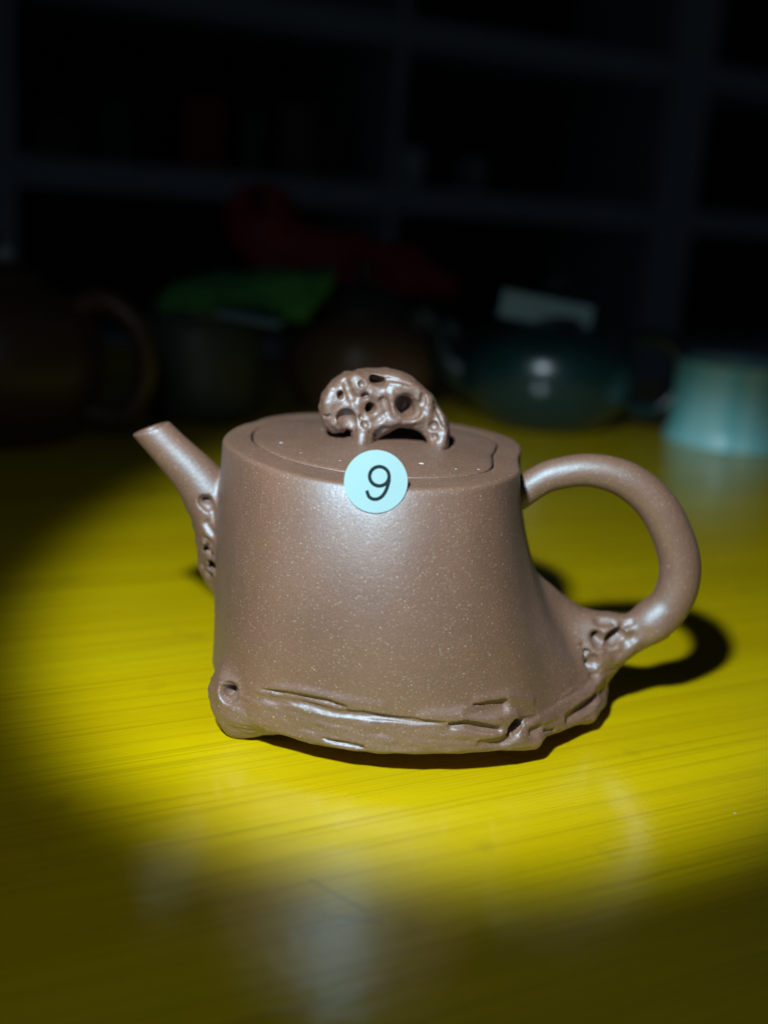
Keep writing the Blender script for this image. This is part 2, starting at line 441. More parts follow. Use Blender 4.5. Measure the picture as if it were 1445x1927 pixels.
# weathered ledges round the foot of the pot: (pixels, radius, depth of the axis, softness, cut?)
carve_many([
    # swellings
    ([(470, 1296), (530, 1298), (575, 1303), (640, 1318), (720, 1328)], [0.4, 0.8, 0.9, 0.9, 0.4], 0.6, 1.5, False),
    ([(800, 1350), (870, 1348), (930, 1352), (965, 1350)], [0.8, 1.6, 2.0, 1.5], 0.9, 2.0, False),
    ([(860, 1380), (930, 1387), (985, 1384)], [1.2, 1.8, 1.4], 0.9, 1.6, False),
    ([(900, 1318), (955, 1312), (1000, 1318)], [0.6, 1.2, 0.8], 0.6, 1.5, False),
    ([(1000, 1362), (1050, 1343), (1103, 1312), (1130, 1280)], [1.2, 1.5, 1.6, 1.4], 0.9, 1.6, False),
    ([(430, 1303)], 3.4, 2.4, 1.4, False),
    ([(418, 1275), (420, 1330), (450, 1345)], [1.2, 1.8, 1.5], 1.5, 2.0, False),
])
tp, tr = [], []                                           # torn lower edge at the right, turned under
for q_, r_, z_, e_ in ((-48, 51.0, 6.5, 1.4), (-40, 52.5, 6.0, 2.2), (-34, 51.5, 6.6, 1.5), (-28, 52.6, 6.2, 2.4), (-22, 54.2, 5.8, 1.9), (-16, 57.0, 4.8, 2.6), (-10, 57.4, 5.8, 1.9), (-4, 59.0, 5.0, 2.7), (3, 58.0, 6.4, 2.2)):
    tp.append((CX + r_ * math.cos(math.radians(q_)), CY + r_ * math.sin(math.radians(q_)), z_)); tr.append(e_)
B.caps(tp, tr, 1.2)
carve_many([
    ([(491, 1298), (540, 1306), (574, 1313), (615, 1321), (648, 1331)], [0.3, 0.6, 0.75, 0.75, 0.5], 0.05, 0.35, True),
    ([(500, 1313), (560, 1323), (640, 1342), (720, 1352)], [0.4, 0.8, 0.7, 0.3], -0.2, 0.9, True),
    ([(637, 1341), (684, 1345), (780, 1357), (840, 1362)], [0.4, 0.65, 0.6, 0.3], 0.0, 0.5, True),
    ([(607, 1391), (640, 1398), (680, 1406)], [0.35, 0.65, 0.6], 0.1, 0.3, True),
    ([(893, 1327), (922, 1325), (951, 1324)], [0.3, 0.5, 0.7], 0.3, 0.25, True),
    ([(880, 1343), (915, 1338), (948, 1331)], [0.8, 1.5, 1.6], -0.7, 0.8, True),
    ([(849, 1366), (875, 1363), (905, 1369), (940, 1374)], [0.7, 0.9, 1.0, 0.7], 0.1, 0.4, True),
    ([(963, 1374), (970, 1364), (982, 1357)], [1.1, 1.3, 0.7], 0.7, 0.35, True),
    ([(982, 1357), (1012, 1348)], [0.8, 0.4], 0.0, 0.5, True),
    ([(905, 1398), (945, 1398), (972, 1384)], [0.8, 1.4, 1.0], -0.2, 0.6, True),
    ([(1026, 1377), (1042, 1374)], [0.6, 0.45], 0.3, 0.3, True),
    ([(1000, 1375), (1020, 1366)], [0.8, 0.5], -0.2, 0.6, True),
    ([(1068, 1352), (1098, 1334), (1122, 1310)], [1.0, 1.4, 1.2], -0.2, 0.7, True),
    ([(1085, 1336), (1110, 1318)], [0.5, 0.6], 0.2, 0.4, True),
    ([(427, 1304)], 2.5, 0.3, 0.6, True),
    ([(432, 1299)], 1.3, 2.2, 0.4, True),
    # the root of the handle
    ([(1164, 1212), (1176, 1209), (1190, 1201)], [2.2, 2.6, 1.8], -0.9, 0.5, True),
    ([(1130, 1170), (1150, 1172)], [1.6, 1.2], -0.8, 0.9, True),
    ([(1174, 1176), (1188, 1172)], [1.2, 0.8], -0.5, 0.6, True),
    ([(1148, 1209), (1158, 1201)], [2.4, 2.2], -0.2, 0.5, True),
    ([(1123, 1198), (1128, 1210)], [1.8, 1.7], -0.1, 0.5, True),
    ([(1108, 1240), (1114, 1247), (1113, 1256)], [1.6, 2.3, 1.5], -0.5, 0.4, True),
    ([(1145, 1228), (1165, 1230), (1185, 1222)], [0.9, 1.3, 0.8], -0.6, 0.5, True),
    ([(1118, 1272), (1128, 1260)], [1.3, 0.9], -0.6, 0.5, True),
    ([(1095, 1215), (1103, 1228)], [0.6, 0.5], 0.0, 0.4, True),
    # the root of the spout
    ([(386, 945), (391, 952)], [1.9, 1.6], 0.0, 0.3, True),
    ([(399, 962), (401, 985)], [1.0, 0.9], -0.2, 0.5, True),
    ([(389, 985), (400, 1004)], [1.2, 1.2], -0.3, 0.5, True),
    ([(386, 1015), (396, 1022)], [1.1, 0.9], -0.2, 0.4, True),
    ([(387, 1033), (396, 1042)], [1.4, 1.2], 0.9, 0.25, True),
    ([(396, 1063), (406, 1074)], [1.6, 1.5], 1.1, 0.25, True),
    ([(391, 1080), (401, 1085)], [1.1, 1.0], -0.3, 0.4, True),
    ([(380, 1065)], 0.9, -0.2, 0.4, True),
])
# burrows: deep holes that run inwards under their own upper-left lip
def burrow(px0, py0, px1, py1, r, depth, d=(-0.55, 0.70, 0.30), k=0.22, F=B):
    a_, b_ = at(px0, py0, 0.0, F), at(px1, py1, 0.0, F); d = np.array(d) / np.linalg.norm(d)
    for e in np.linspace(0, 1, 5):
        o_ = a_ + (b_ - a_) * e; F.caps([o_ - d * 0.5, o_ + d * depth], [r, r * 0.75], k, sub=True)
burrow(1148, 1203, 1164, 1192, 1.4, 4.5, k=0.5)
burrow(1120, 1194, 1123, 1203, 0.9, 3.0, k=0.5)
burrow(1103, 1248, 1104, 1251, 0.65, 2.2)
burrow(1100, 1234, 1108, 1228, 0.5, 1.5)
burrow(389, 1034, 395, 1040, 0.8, 3.0)
burrow(398, 1063, 405, 1071, 0.95, 3.0)
burrow(386, 941, 391, 940, 0.6, 1.5)
burrow(431, 1297, 436, 1303, 0.8, 2.5, (0.5, 0.7, 0.2))
burrow(966, 1372, 974, 1361, 0.8, 2.5)
# seat for the lid
x, y, z = B.xyz(); s0 = int((55 + 1.5) / 0.40)
sl = (slice(None), slice(None), slice(s0, None)); x, y, z = B.xyz(sl)
thx = np.degrees(np.arctan2(y - CY, x - CX)); lidd = np.hypot(x - CX, y - CY) - plook(LID, thx)
B.F[sl] = smax(B.F[sl], -smax(lidd - 0.42, 57.5 - z, 0.3), 0.35)
sl = B.box((-72, -46, -1.5), (86, 72, 2.0)); x, y, z = B.xyz(sl)
B.F[sl] = np.maximum(B.F[sl], 0.05 - z)                   # stands flat on the table
V, Q = B.mesh(1)
# weathering: streaks round the foot, lumps on the two roots
fc = V
dh = capdist(V[:, 0], V[:, 1], V[:, 2], HP[n0:], HR[n0:]); ds = capdist(V[:, 0], V[:, 1], V[:, 2], SP[14:], SR[14:])
Nn = vnormals(V, Q)
th = np.arctan2(V[:, 1] - CY, V[:, 0] - CX)
line = 15.5 + 2.5 * np.sin(th * 3 + 1.0)
mfoot = sstep((line - V[:, 2]) / 4.0)
st = fbm(np.column_stack([th * 9 + V[:, 2] * 0.15, V[:, 2] * 0.75, th * 0]), 3, 3)
amp = (0.13 * st + 0.15 * fbm(np.column_stack([th * 14, V[:, 2] * 1.5, th * 0]), 8, 2)) * mfoot
rootm = sstep((V[:, 0] - 50) / 6) * sstep((27 - V[:, 2]) / 6) + sstep((-37.5 - V[:, 0]) / 2) * sstep((46 - V[:, 2]) / 6) * (V[:, 2] > 20)
amp += 0.45 * fbm(V * 0.24, 9, 2) * np.clip(rootm, 0, 1)
amp += 0.05 * fbm(V * 0.12, 5, 2)
amp *= sstep((V[:, 2] - 0.3) / 1.0) * sstep((ZT - 0.6 - V[:, 2]) / 2)
V = V + Nn * amp[:, None]
Nn = vnormals(V, Q)
fcn = V[Q].mean(1)
db = body_d(fcn[:, 0], fcn[:, 1], fcn[:, 2])
dh = np.minimum(capdist(fcn[:, 0], fcn[:, 1], fcn[:, 2], HP, HR), capdist(fcn[:, 0], fcn[:, 1], fcn[:, 2], rootpts, [4.6, 5.2, 5.0]))
ds = np.minimum(capdist(fcn[:, 0], fcn[:, 1], fcn[:, 2], SP, SR), capdist(fcn[:, 0], fcn[:, 1], fcn[:, 2], np.array([mm(406, 1000, SY), mm(402, 1048, SY), mm(408, 1088, SY), mm(425, 1110, SY)]), [3.6, 3.6, 3.0, 2.6]))
lab = np.zeros(len(Q), int)
lab[(db > 0.6) & (dh < db) & (fcn[:, 0] > 20) & (fcn[:, 2] > 8)] = 1
lab[(db > 0.6) & (ds < db) & (fcn[:, 0] < -20) & (fcn[:, 2] > 20)] = 2

pot = empty('teapot', (0, 0, 0))
tag(pot, 'purple-brown clay teapot shaped like a tree stump, with a numbered round sticker', 'teapot')
def sub_mesh(name, sel, mat, parent):
    q = Q[sel]; u, inv = np.unique(q, return_inverse=True)
    return mesh_obj(name, V[u] / 1000, inv.reshape(q.shape), mat, parent, normals=Nn[u])
body = sub_mesh('body', lab == 0, CLAY, pot)
handle = sub_mesh('handle', lab == 1, CLAY, pot)
spout = sub_mesh('spout', lab == 2, CLAY, pot)

# lid: flush disc with a wavy edge, slightly domed
nr, nth = 26, 360
ths = np.linspace(-180, 180, nth, endpoint=False); lr = plook(LID, ths)
prof = [(t, ZT + 0.05 + 1.5 * (1 - t ** 2) ** 1.0) for t in np.linspace(0.03, 0.985, nr)]
rows = []
for t, zz in prof: rows.append((lr * t, np.full(nth, zz)))
for off, zz in ((-0.28, ZT + 0.02), (-0.08, ZT - 0.1), (0.0, ZT - 0.4), (0.0, ZT - 4.8)): rows.append((lr + off, np.full(nth, zz)))
ct, stn = np.cos(np.radians(ths)), np.sin(np.radians(ths))
LV = [np.column_stack([CX + r * ct, CY + r * stn, zz]) for r, zz in rows]
LV = np.concatenate(LV); nrow = len(rows); F_ = []
for i in range(nrow - 1):
    for j in range(nth):
        a_, b_ = i * nth + j, i * nth + (j + 1) % nth
        F_.append((a_, a_ + nth, b_ + nth, b_))
LV = np.vstack([LV, [[CX, CY, ZT + 1.55]]]); F_ += [(len(LV) - 1, j, (j + 1) % nth) for j in range(nth)]
lid = mesh_obj('lid', LV / 1000, F_, CLAY, pot)

# knob: pierced, scholar's-rock arch
KY = 15.0
kp = [(601, 761), (605, 742), (621, 719), (647, 702), (663, 700), (675, 696), (701, 696), (729, 694), (755, 699), (776, 709), (795, 726), (814, 745), (826, 766), (840, 785), (846, 801), (845, 820), (837, 846), (811, 846), (805, 825), (791, 811), (772, 804), (748, 803), (725, 814), (711, 824), (702, 842), (661, 842), (662, 807), (655, 802), (648, 808), (628, 811), (612, 801), (603, 778)]
KP = np.array([mm(*q, KY)[[0, 2]] for q in kp])
K = Field((-19, 2, 60), (17, 28, 86), 0.24)
x, _, z = K.xyz(); X2, Z2 = np.broadcast_arrays(x[:, 0, :], z[:, 0, :])
d2 = np.full(X2.shape, 1e9); sgn = np.ones(X2.shape)
for i in range(len(KP)):
    a_, b_ = KP[i], KP[(i + 1) % len(KP)]; e = b_ - a_
    wx, wz = X2 - a_[0], Z2 - a_[1]
    t = np.clip((wx * e[0] + wz * e[1]) / (e @ e), 0, 1)
    d2 = np.minimum(d2, (wx - e[0] * t) ** 2 + (wz - e[1] * t) ** 2)
    c1, c2, c3 = Z2 >= a_[1], Z2 < b_[1], e[0] * wz > e[1] * wx
    sgn = np.where((c1 & c2 & c3) | (~c1 & ~c2 & ~c3), -sgn, sgn)
d2 = (np.sqrt(d2) * sgn)[:, None, :]
_, y, _ = K.xyz()
TH = 6.2 + 0.10 * np.clip(-x - 3, 0, 10) - 0.07 * np.clip(x, 0, 14)
K.F[:] = smax(d2, np.abs(y - KY) - TH, 4.6) + 0.05
K.caps([mm(690, 770, KY - 3.0), mm(686, 800, KY - 5.5), mm(683, 826, KY - 6.5), mm(682, 838, KY - 6.5)], [2.6, 2.5, 2.4, 2.9], 1.2)
K.caps([mm(815, 790, KY - 2), mm(826, 818, KY - 3.5), mm(824, 838, KY - 4)], [2.4, 2.3, 2.5], 1.2)
KH = lambda items: carve_many(items, K)
KH([  # raised ribs
    ([(668, 712), (676, 728), (688, 734)], [2.0, 2.0, 1.4], 1.0, 1.0, False),
    ([(672, 760), (672, 790), (683, 812), (680, 832)], [0.9, 1.0, 1.1, 1.2], 0.3, 0.9, False),
    ([(625, 735), (617, 760), (618, 780)], [1.1, 1.4, 1.0], 0.5, 1.0, False),
    ([(640, 785), (632, 797), (640, 803)], [0.9, 1.0, 0.8], 0.3, 0.8, False),
    ([(643, 775), (655, 765), (663, 775)], [0.8, 0.9, 0.8], 0.2, 0.8, False),
    ([(755, 724), (785, 733), (805, 754), (806, 780)], [0.9, 1.3, 1.4, 1.0], 0.4, 1.0, False),
    ([(735, 740), (742, 775), (762, 790), (790, 785)], [1.0, 1.2, 1.2, 1.0], 0.4, 1.0, False),
    ([(702, 805), (725, 795), (745, 793)], [0.9, 1.0, 0.9], 0.3, 0.9, False),
    ([(826, 790), (836, 812), (830, 835)], [0.9, 1.2, 1.3], 0.4, 0.8, False),
    ([(700, 740), (712, 745)], [1.0, 1.0], 0.3, 0.9, False),
])
def axis_hole(px0, py0, r, depth, rim, F=K, stretch=None):
    p, n = F.hit(px0, py0); d = np.array([-0.30, 1.0, -0.05])
    q = p if stretch is None else F.hit(*stretch)[0]
    return [(p, q, d, r, depth, rim)]
HL = (axis_hole(763, 760, 1.9, 6.5, 2.7, stretch=(771, 771)) + axis_hole(703, 714, 0.95, 6, 1.3, stretch=(719, 718)) +
      axis_hole(697, 768, 1.1, 5, 1.7) + axis_hole(641, 741, 0.5, 2, 0.7, stretch=(641, 747)))
KH([
    ([(651, 785), (657, 795)], [2.2, 2.0], -0.2, 0.7, True),
    ([(611, 784), (620, 782)], [0.55, 0.45], 0.1, 0.3, True),
    ([(681, 722)], 0.85, 0.2, 0.3, True), ([(687, 744)], 0.95, 0.4, 0.3, True),
    ([(688, 799)], 0.95, 0.3, 0.3, True), ([(679, 785)], 0.6, 0.0, 0.3, True),
    ([(815, 802)], 1.2, 0.1, 0.4, True), ([(817, 822)], 0.9, -0.2, 0.4, True),
    ([(650, 718), (660, 748)], [0.7, 0.9], 0.0, 0.8, True),
    ([(728, 712), (770, 722)], [0.6, 0.5], -0.1, 0.6, True),
    ([(795, 758), (797, 745)], [0.9, 0.7], 0.0, 0.5, True),
    ([(722, 755), (728, 775)], [1.0, 1.0], -0.3, 0.7, True),
    ([(720, 806), (708, 816)], [0.9, 0.7], -0.1, 0.5, True),
    ([(822, 770), (834, 795)], [0.5, 0.6], 0.0, 0.5, True),
])
for (p, q, d, r, depth, rm) in HL:
    d = d / np.linalg.norm(d)
    K.caps([p - d * 0.6, q - d * 0.6], rm, 0.7, sub=True)
    for e in np.linspace(0, 1, 7):
        o_ = p + (q - p) * e; K.caps([o_ - d * 1.5, o_ + d * depth], [r, r * 0.9], 0.4, sub=True)
# a hollow behind and under the arch, as seen through the holes
K.caps([mm(745, 822, KY) + [0, 5, 0], mm(780, 822, KY) + [0, 5, 0]], [2.4, 2.2], 1.0, sub=True)
sl = K.box((-19, 2, 60), (17, 28, 63.2)); x, y, z = K.xyz(sl)
K.F[sl] = np.maximum(K.F[sl], 62.9 - z)
KV, KQ = K.mesh(2)
KN = vnormals(KV, KQ)
KV = KV + KN * (0.20 * fbm(KV * 0.33, 21, 2) + 0.10 * fbm(KV * 0.8, 4, 2))[:, None]
knob = mesh_obj('knob', KV / 1000, KQ, CLAY, lid)

# bright chips of grit on the lid
GRIT = plain('pale_grit', (0.62, 0.64, 0.62), 0.35, 0.2, 900)
for (cx_, cy_, ra_) in ((792, 873, 0.62), (529, 832, 0.45), (858, 880, 0.28), (901, 879, 0.30), (605, 811, 0.3), (566, 851, 0.2), (640, 866, 0.2)):
    p_ = onz(cx_, cy_, (ZT + 0.7) / 1000) * 1000
    tq = np.hypot(p_[0] - CX, p_[1] - CY) / float(plook(LID, np.array([math.degrees(math.atan2(p_[1] - CY, p_[0] - CX))]))[0])
    p_[2] = ZT + 0.05 + 1.5 * (1 - min(tq, 1) ** 2)
    gv = [p_ + [0, 0, 0.22 * ra_]]; nn_ = 9
    for k in range(nn_):
        a_ = 2 * math.pi * k / nn_; q_ = ra_ * random.uniform(0.6, 1.15)
        gv.append(p_ + [q_ * 1.3 * math.cos(a_), q_ * math.sin(a_), 0.10 * ra_ * random.uniform(0.6, 1.4)])
    for k in range(nn_): gv.append(gv[1 + k] * 1.0 + [0, 0, -0.4])
    gf = [(0, 1 + k, 1 + (k + 1) % nn_) for k in range(nn_)] + [(1 + k, 1 + nn_ + k, 1 + nn_ + (k + 1) % nn_, 1 + (k + 1) % nn_) for k in range(nn_)]
    mesh_obj('chip', np.array(gv) / 1000, gf, GRIT, lid, smooth=False)

# sticker with its numeral
STK = plain('pale_blue_sticker_paper', (0.27, 0.41, 0.405), 0.7, 0.03, 300, 0.15)
INK = plain('black_ink', (0.010, 0.020, 0.023), 0.8, 0.1, 300, 0.08)
p0, n0_ = B.hit(707, 952)
n0_ = np.array([n0_[0] * 0.6, n0_[1], max(n0_[2], 0.10)]); n0_ /= np.linalg.norm(n0_)
pc = p0 + n0_ * 0.30
def onst(px, py, off=0.0):
    d = ray(px, py); o = CAM * 1000; c = pc + n0_ * off
    return o + d * (((c - o) @ n0_) / (d @ n0_))
cs = onst(707, 906); ux = onst(767, 906) - cs; rad = np.linalg.norm(ux); ux /= rad
uy = np.cross(n0_, ux); uy = uy if uy[2] > 0 else -uy
v_, f_ = [], []
ns = 96
for off in (0.0, 0.10):
    for rr in (0.5, 1.0):
        for k in range(ns):
            a_ = 2 * math.pi * k / ns; v_.append(cs + (ux * math.cos(a_) + uy * math.sin(a_)) * rad * rr + n0_ * off)
for b0 in (0, 2 * ns):
    f_.append(tuple(range(b0, b0 + ns)))
    f_ += [(b0 + k, b0 + ns + k, b0 + ns + (k + 1) % ns, b0 + (k + 1) % ns) for k in range(ns)]
f_ += [(ns + k, ns + (k + 1) % ns, 3 * ns + (k + 1) % ns, 3 * ns + k) for k in range(ns)]
def bend(vs):                                             # the paper follows the curve of the wall
    vs = np.array(vs); q_ = (vs - cs) @ ux; return vs - n0_ * (q_ ** 2 / 110.0)[:, None]
sticker = mesh_obj('sticker', bend(v_) / 1000, f_, STK, pot, smooth=False)
sticker['label'] = 'round pale blue paper sticker printed with a black 9'
def zpx(u, v): return (560 + u / 4.25, 660 + v / 4.25)
def ribbon(pts2, wpx, closed=False):
    P = np.array(pts2, float); n = len(P); out = []
    for i in range(n):
        a_ = P[(i - 1) % n] if closed or i else P[0]; b_ = P[(i + 1) % n] if closed or i < n - 1 else P[-1]
        t = b_ - a_; t /= np.linalg.norm(t); nn = np.array([-t[1], t[0]])
        out += [P[i] + nn * wpx / 2, P[i] - nn * wpx / 2]
    vv = [onst(*q, 0.16) for q in out]; m = n if closed else n - 1
    ff = [(2 * i, 2 * i + 1, (2 * i + 3) % (2 * n), (2 * i + 2) % (2 * n)) for i in range(m)]
    return vv, ff
bowl = [zpx(653 + 78 * math.cos(t), 1003 + 77 * math.sin(t)) for t in np.linspace(0, 2 * math.pi, 48, endpoint=False)]
tail = catmull([zpx(*q) for q in ((731, 1003), (729, 1045), (715, 1095), (690, 1145), (655, 1178), (612, 1187), (572, 1168), (552, 1118))], 6)
va, fa = ribbon(bowl, 6.4, True); vb, fb = ribbon(tail, 6.4)
vb = [q + n0_ * 0.02 for q in vb]
numeral = mesh_obj('numeral', bend(va + vb) / 1000, fa + [tuple(i + len(va) for i in q) for q in fb], INK, sticker, smooth=False)

# ------------------------------------------------------------------ dim things behind
def lathe(name, loc, prof, mat, parent, seg=64, flat=None):
    v, f = [], []
    for (r, zz) in prof:
        for k in range(seg):
            a_ = 2 * math.pi * k / seg; v.append((loc[0] + r * math.cos(a_), loc[1] + r * math.sin(a_), loc[2] + zz))
    for i in range(len(prof) - 1):
        for k in range(seg):
            f.append((i * seg + k, i * seg + (k + 1) % seg, (i + 1) * seg + (k + 1) % seg, (i + 1) * seg + k))
    f.append(tuple(range(seg))[::-1]); f.append(tuple(range((len(prof) - 1) * seg, len(prof) * seg)))
    return mesh_obj(name, v, f, mat, parent)
def tube(name, pts, rad, mat, parent, seg=16, n=8):
    rad = [rad] * len(pts) if np.isscalar(rad) else rad
    c = catmull(np.column_stack([pts, rad]), n); P, R = c[:, :3], c[:, 3]
    v, f = [], []
    up = np.array([0.05, 1.0, 0.02])
    for i in range(len(P)):
        t = P[min(i + 1, len(P) - 1)] - P[max(i - 1, 0)]; t /= np.linalg.norm(t)
        a_ = np.cross(t, up); a_ /= np.linalg.norm(a_); b_ = np.cross(t, a_)
        for k in range(seg):
            q = 2 * math.pi * k / seg; v.append(P[i] + (a_ * math.cos(q) + b_ * math.sin(q)) * R[i])
    for i in range(len(P) - 1):
        for k in range(seg): f.append((i * seg + k, i * seg + (k + 1) % seg, (i + 1) * seg + (k + 1) % seg, (i + 1) * seg + k))
    f.append(tuple(range(seg))[::-1]); f.append(tuple(range((len(P) - 1) * seg, len(P) * seg)))
    return mesh_obj(name, v, f, mat, parent)
def spl(pts, n=6): return [tuple(q) for q in catmull(np.array(pts, float), n)]

# teal teapot with a paper label on its lid
TEAL = plain('teal_glazed_clay', (0.006, 0.032, 0.034), 0.28, 0.2, 60, 0.7)
c = onz(1018, 797, 0); t = empty('teapot', tuple(c)); tag(t, 'dark teal round teapot with a pale paper strip across its lid', 'teapot')
c = np.array(c); sc_ = (2100 / (0.63 / 1))  # pixels per metre there
lathe('body', c, spl([(0.030, 0), (0.036, 0.003), (0.048, 0.016), (0.0525, 0.032), (0.049, 0.047), (0.038, 0.058), (0.030, 0.061)]), TEAL, t)
ld = lathe('lid', c, spl([(0.031, 0.0612), (0.030, 0.064), (0.020, 0.069), (0.006, 0.072), (0.001, 0.0725)]), TEAL, t)
lathe('knob', c, spl([(0.004, 0.071), (0.006, 0.075), (0.009, 0.081), (0.006, 0.087), (0.001, 0.088)]), TEAL, ld)
tube('handle', [c + q for q in ((0.044, 0, 0.050), (0.060, 0, 0.056), (0.076, 0, 0.046), (0.078, 0, 0.026), (0.064, 0, 0.012), (0.048, 0, 0.016))], [0.0055, 0.005, 0.005, 0.005, 0.005, 0.0055], TEAL, t)
tube('spout', [c + q for q in ((-0.040, 0, 0.022), (-0.058, 0, 0.034), (-0.068, 0, 0.054), (-0.078, 0, 0.062))], [0.012, 0.009, 0.006, 0.005], TEAL, t)
PAPER = plain('pale_label_paper', (0.38, 0.60, 0.82), 0.6, 0.08, 80)
ls = boxmesh('label_strip', (-0.026, -0.0006, -0.0075), (0.026, 0.0006, 0.0075), PAPER, ld, basis=[(0.985, 0, -0.12), (0, 0.94, -0.34), (0.12, 0.34, 0.94)], origin=ony(1028, 586, c[1] - 0.026))

# cyan cup at the right edge
CYAN = plain('cyan_glazed_porcelain', (0.16, 0.58, 0.60), 0.35, 0.15, 50)
def streak_glaze():
    m, nt, p = nodes('streaked_cyan_glaze')
    co = N(nt, 'ShaderNodeTexCoord').outputs['Object']
    n = noise(nt, mapping(nt, co, (48, 48, 3)), 1.0, 2)
    nt.links.new(ramp(nt, n, [(0.36, (0.22, 0.66, 0.70)), (0.50, (0.42, 0.82, 0.82)), (0.64, (0.80, 0.90, 0.88))]), p.inputs['Base Color'])
    p.inputs['Roughness'].default_value = 0.35; return m
c = np.array(onz(1362, 832, 0)); t = empty('cup', tuple(c)); tag(t, 'pale cyan straight-sided cup with a flared foot at the right edge', 'cup')
cb = lathe('cup_body', c, spl([(0.020, 0.001), (0.0335, 0.0), (0.0345, 0.003), (0.0328, 0.010), (0.0322, 0.022), (0.0325, 0.041), (0.033, 0.047)]) + [(0.0315, 0.0475), (0.0305, 0.044), (0.028, 0.012), (0.001, 0.010)], streak_glaze(), t)

# large brown pot at the left edge
BROWN = plain('dark_brown_clay', (0.060, 0.033, 0.018), 0.4, 0.3, 30)
c = np.array(onz(-25, 815, 0)); t = empty('teapot', tuple(c)); tag(t, 'large dark brown teapot with a loop handle at the left edge', 'teapot')
lathe('body', c, spl([(0.036, 0), (0.042, 0.004), (0.052, 0.020), (0.055, 0.040), (0.048, 0.060), (0.034, 0.070), (0.028, 0.071)]), BROWN, t)
ld = lathe('lid', c, spl([(0.029, 0.0712), (0.027, 0.075), (0.014, 0.080), (0.001, 0.082)]), BROWN, t)
lathe('knob', c, spl([(0.004, 0.081), (0.007, 0.087), (0.008, 0.092), (0.004, 0.097), (0.001, 0.0975)]), BROWN, ld)
tube('handle', [c + q for q in ((0.040, 0, 0.062), (0.056, 0, 0.067), (0.072, 0, 0.055), (0.076, 0, 0.034), (0.066, 0, 0.014), (0.046, 0, 0.014))], [0.006, 0.0055, 0.0055, 0.0055, 0.0055, 0.006], BROWN, t)

# grey-green jar with a green cloth
OLIVE = plain('grey_green_clay', (0.050, 0.066, 0.055), 0.5, 0.25, 40)
c = np.array(onz(372, 780, 0)); t = empty('jar', tuple(c)); tag(t, 'squat grey-green jar under the folded green cloth', 'jar')
lathe('body', c, spl([(0.026, 0), (0.030, 0.003), (0.0335, 0.018), (0.034, 0.036), (0.031, 0.050), (0.026, 0.056)]), OLIVE, t)
lathe('lid', c, spl([(0.027, 0.0562), (0.026, 0.0595), (0.015, 0.0615), (0.001, 0.062)]), OLIVE, t)
GREEN = plain('green_cloth', (0.034, 0.165, 0.050), 0.8, 0.3, 60, 0.2)
def slab(name, pxs, y, thick, mat, parent=None, lumps=0.0, hole=None):
    """outline in the picture plane at depth y, given real depth 'thick' and a rounded, lumpy surface"""
    P = np.array([ony(*q, y) for q in pxs]) * 1000
    lo, hi = P.min(0) - 6, P.max(0) + 6; T = thick * 500
    G = Field((lo[0], y * 1000 - T - 6, lo[2]), (hi[0], y * 1000 + T + 6, hi[2]), max((hi[0] - lo[0]) / 90, 0.8))
    x, yy, z = G.xyz(); X2, Z2 = np.broadcast_arrays(x[:, 0, :], z[:, 0, :]); d2 = np.full(X2.shape, 1e9); sg = np.ones(X2.shape)
    for i in range(len(P)):
        a_, b_ = P[i][[0, 2]], P[(i + 1) % len(P)][[0, 2]]; e = b_ - a_; wx, wz = X2 - a_[0], Z2 - a_[1]
        tt_ = np.clip((wx * e[0] + wz * e[1]) / (e @ e), 0, 1); d2 = np.minimum(d2, (wx - e[0] * tt_) ** 2 + (wz - e[1] * tt_) ** 2)
        c1, c2, c3 = Z2 >= a_[1], Z2 < b_[1], e[0] * wz > e[1] * wx
        sg = np.where((c1 & c2 & c3) | (~c1 & ~c2 & ~c3), -sg, sg)
    d2 = (np.sqrt(d2) * sg)[:, None, :]
    G.F[:] = smax(d2, np.abs(yy - y * 1000) - T, min(T, 8.0))
    if hole:
        hc_ = ony(*hole[0], y) * 1000; G.caps([hc_ - [0, 60, 0], hc_ + [0, 60, 0]], hole[1], 3.0, sub=True)
    v, q = G.mesh(1)
    if lumps: v = v + vnormals(v, q) * (lumps * fbm(v * 0.09, 31, 3))[:, None]
    return mesh_obj(name, v / 1000, q, mat, parent)
gc = slab('cloth', [(308, 552), (340, 528), (420, 514), (540, 508), (632, 508), (622, 545), (590, 575), (575, 605), (520, 590), (470, 580), (400, 585), (330, 590), (312, 575)], c[1] + 0.0, 0.05, GREEN, None, 2.2)
tag(gc, 'folded green cloth lying over the grey-green jar', 'cloth')
PS = plain('pale_blue_paper', (0.10, 0.18, 0.28), 0.6, 0.1, 80)
def strip(name, px0, px1, hgt, y, mat, label, cat, dep=0.012):
    a_, b_ = ony(*px0, y), ony(*px1, y); d = b_ - a_; L = np.linalg.norm(d); d = d / L; u = np.cross(d, [0, 1, 0]); u = u if u[2] > 0 else -u
    o = boxmesh(name, (0, 0, -hgt / 2), (L, dep, hgt / 2), mat, None, 0.0008, basis=[d, (0, 1, 0), u], origin=a_)
    tag(o, label, cat); return o
strip('paper_strip', (405, 590), (528, 612), 0.0035, c[1] - 0.038, PS, 'thin pale paper strip tucked under the green cloth', 'paper', 0.03)

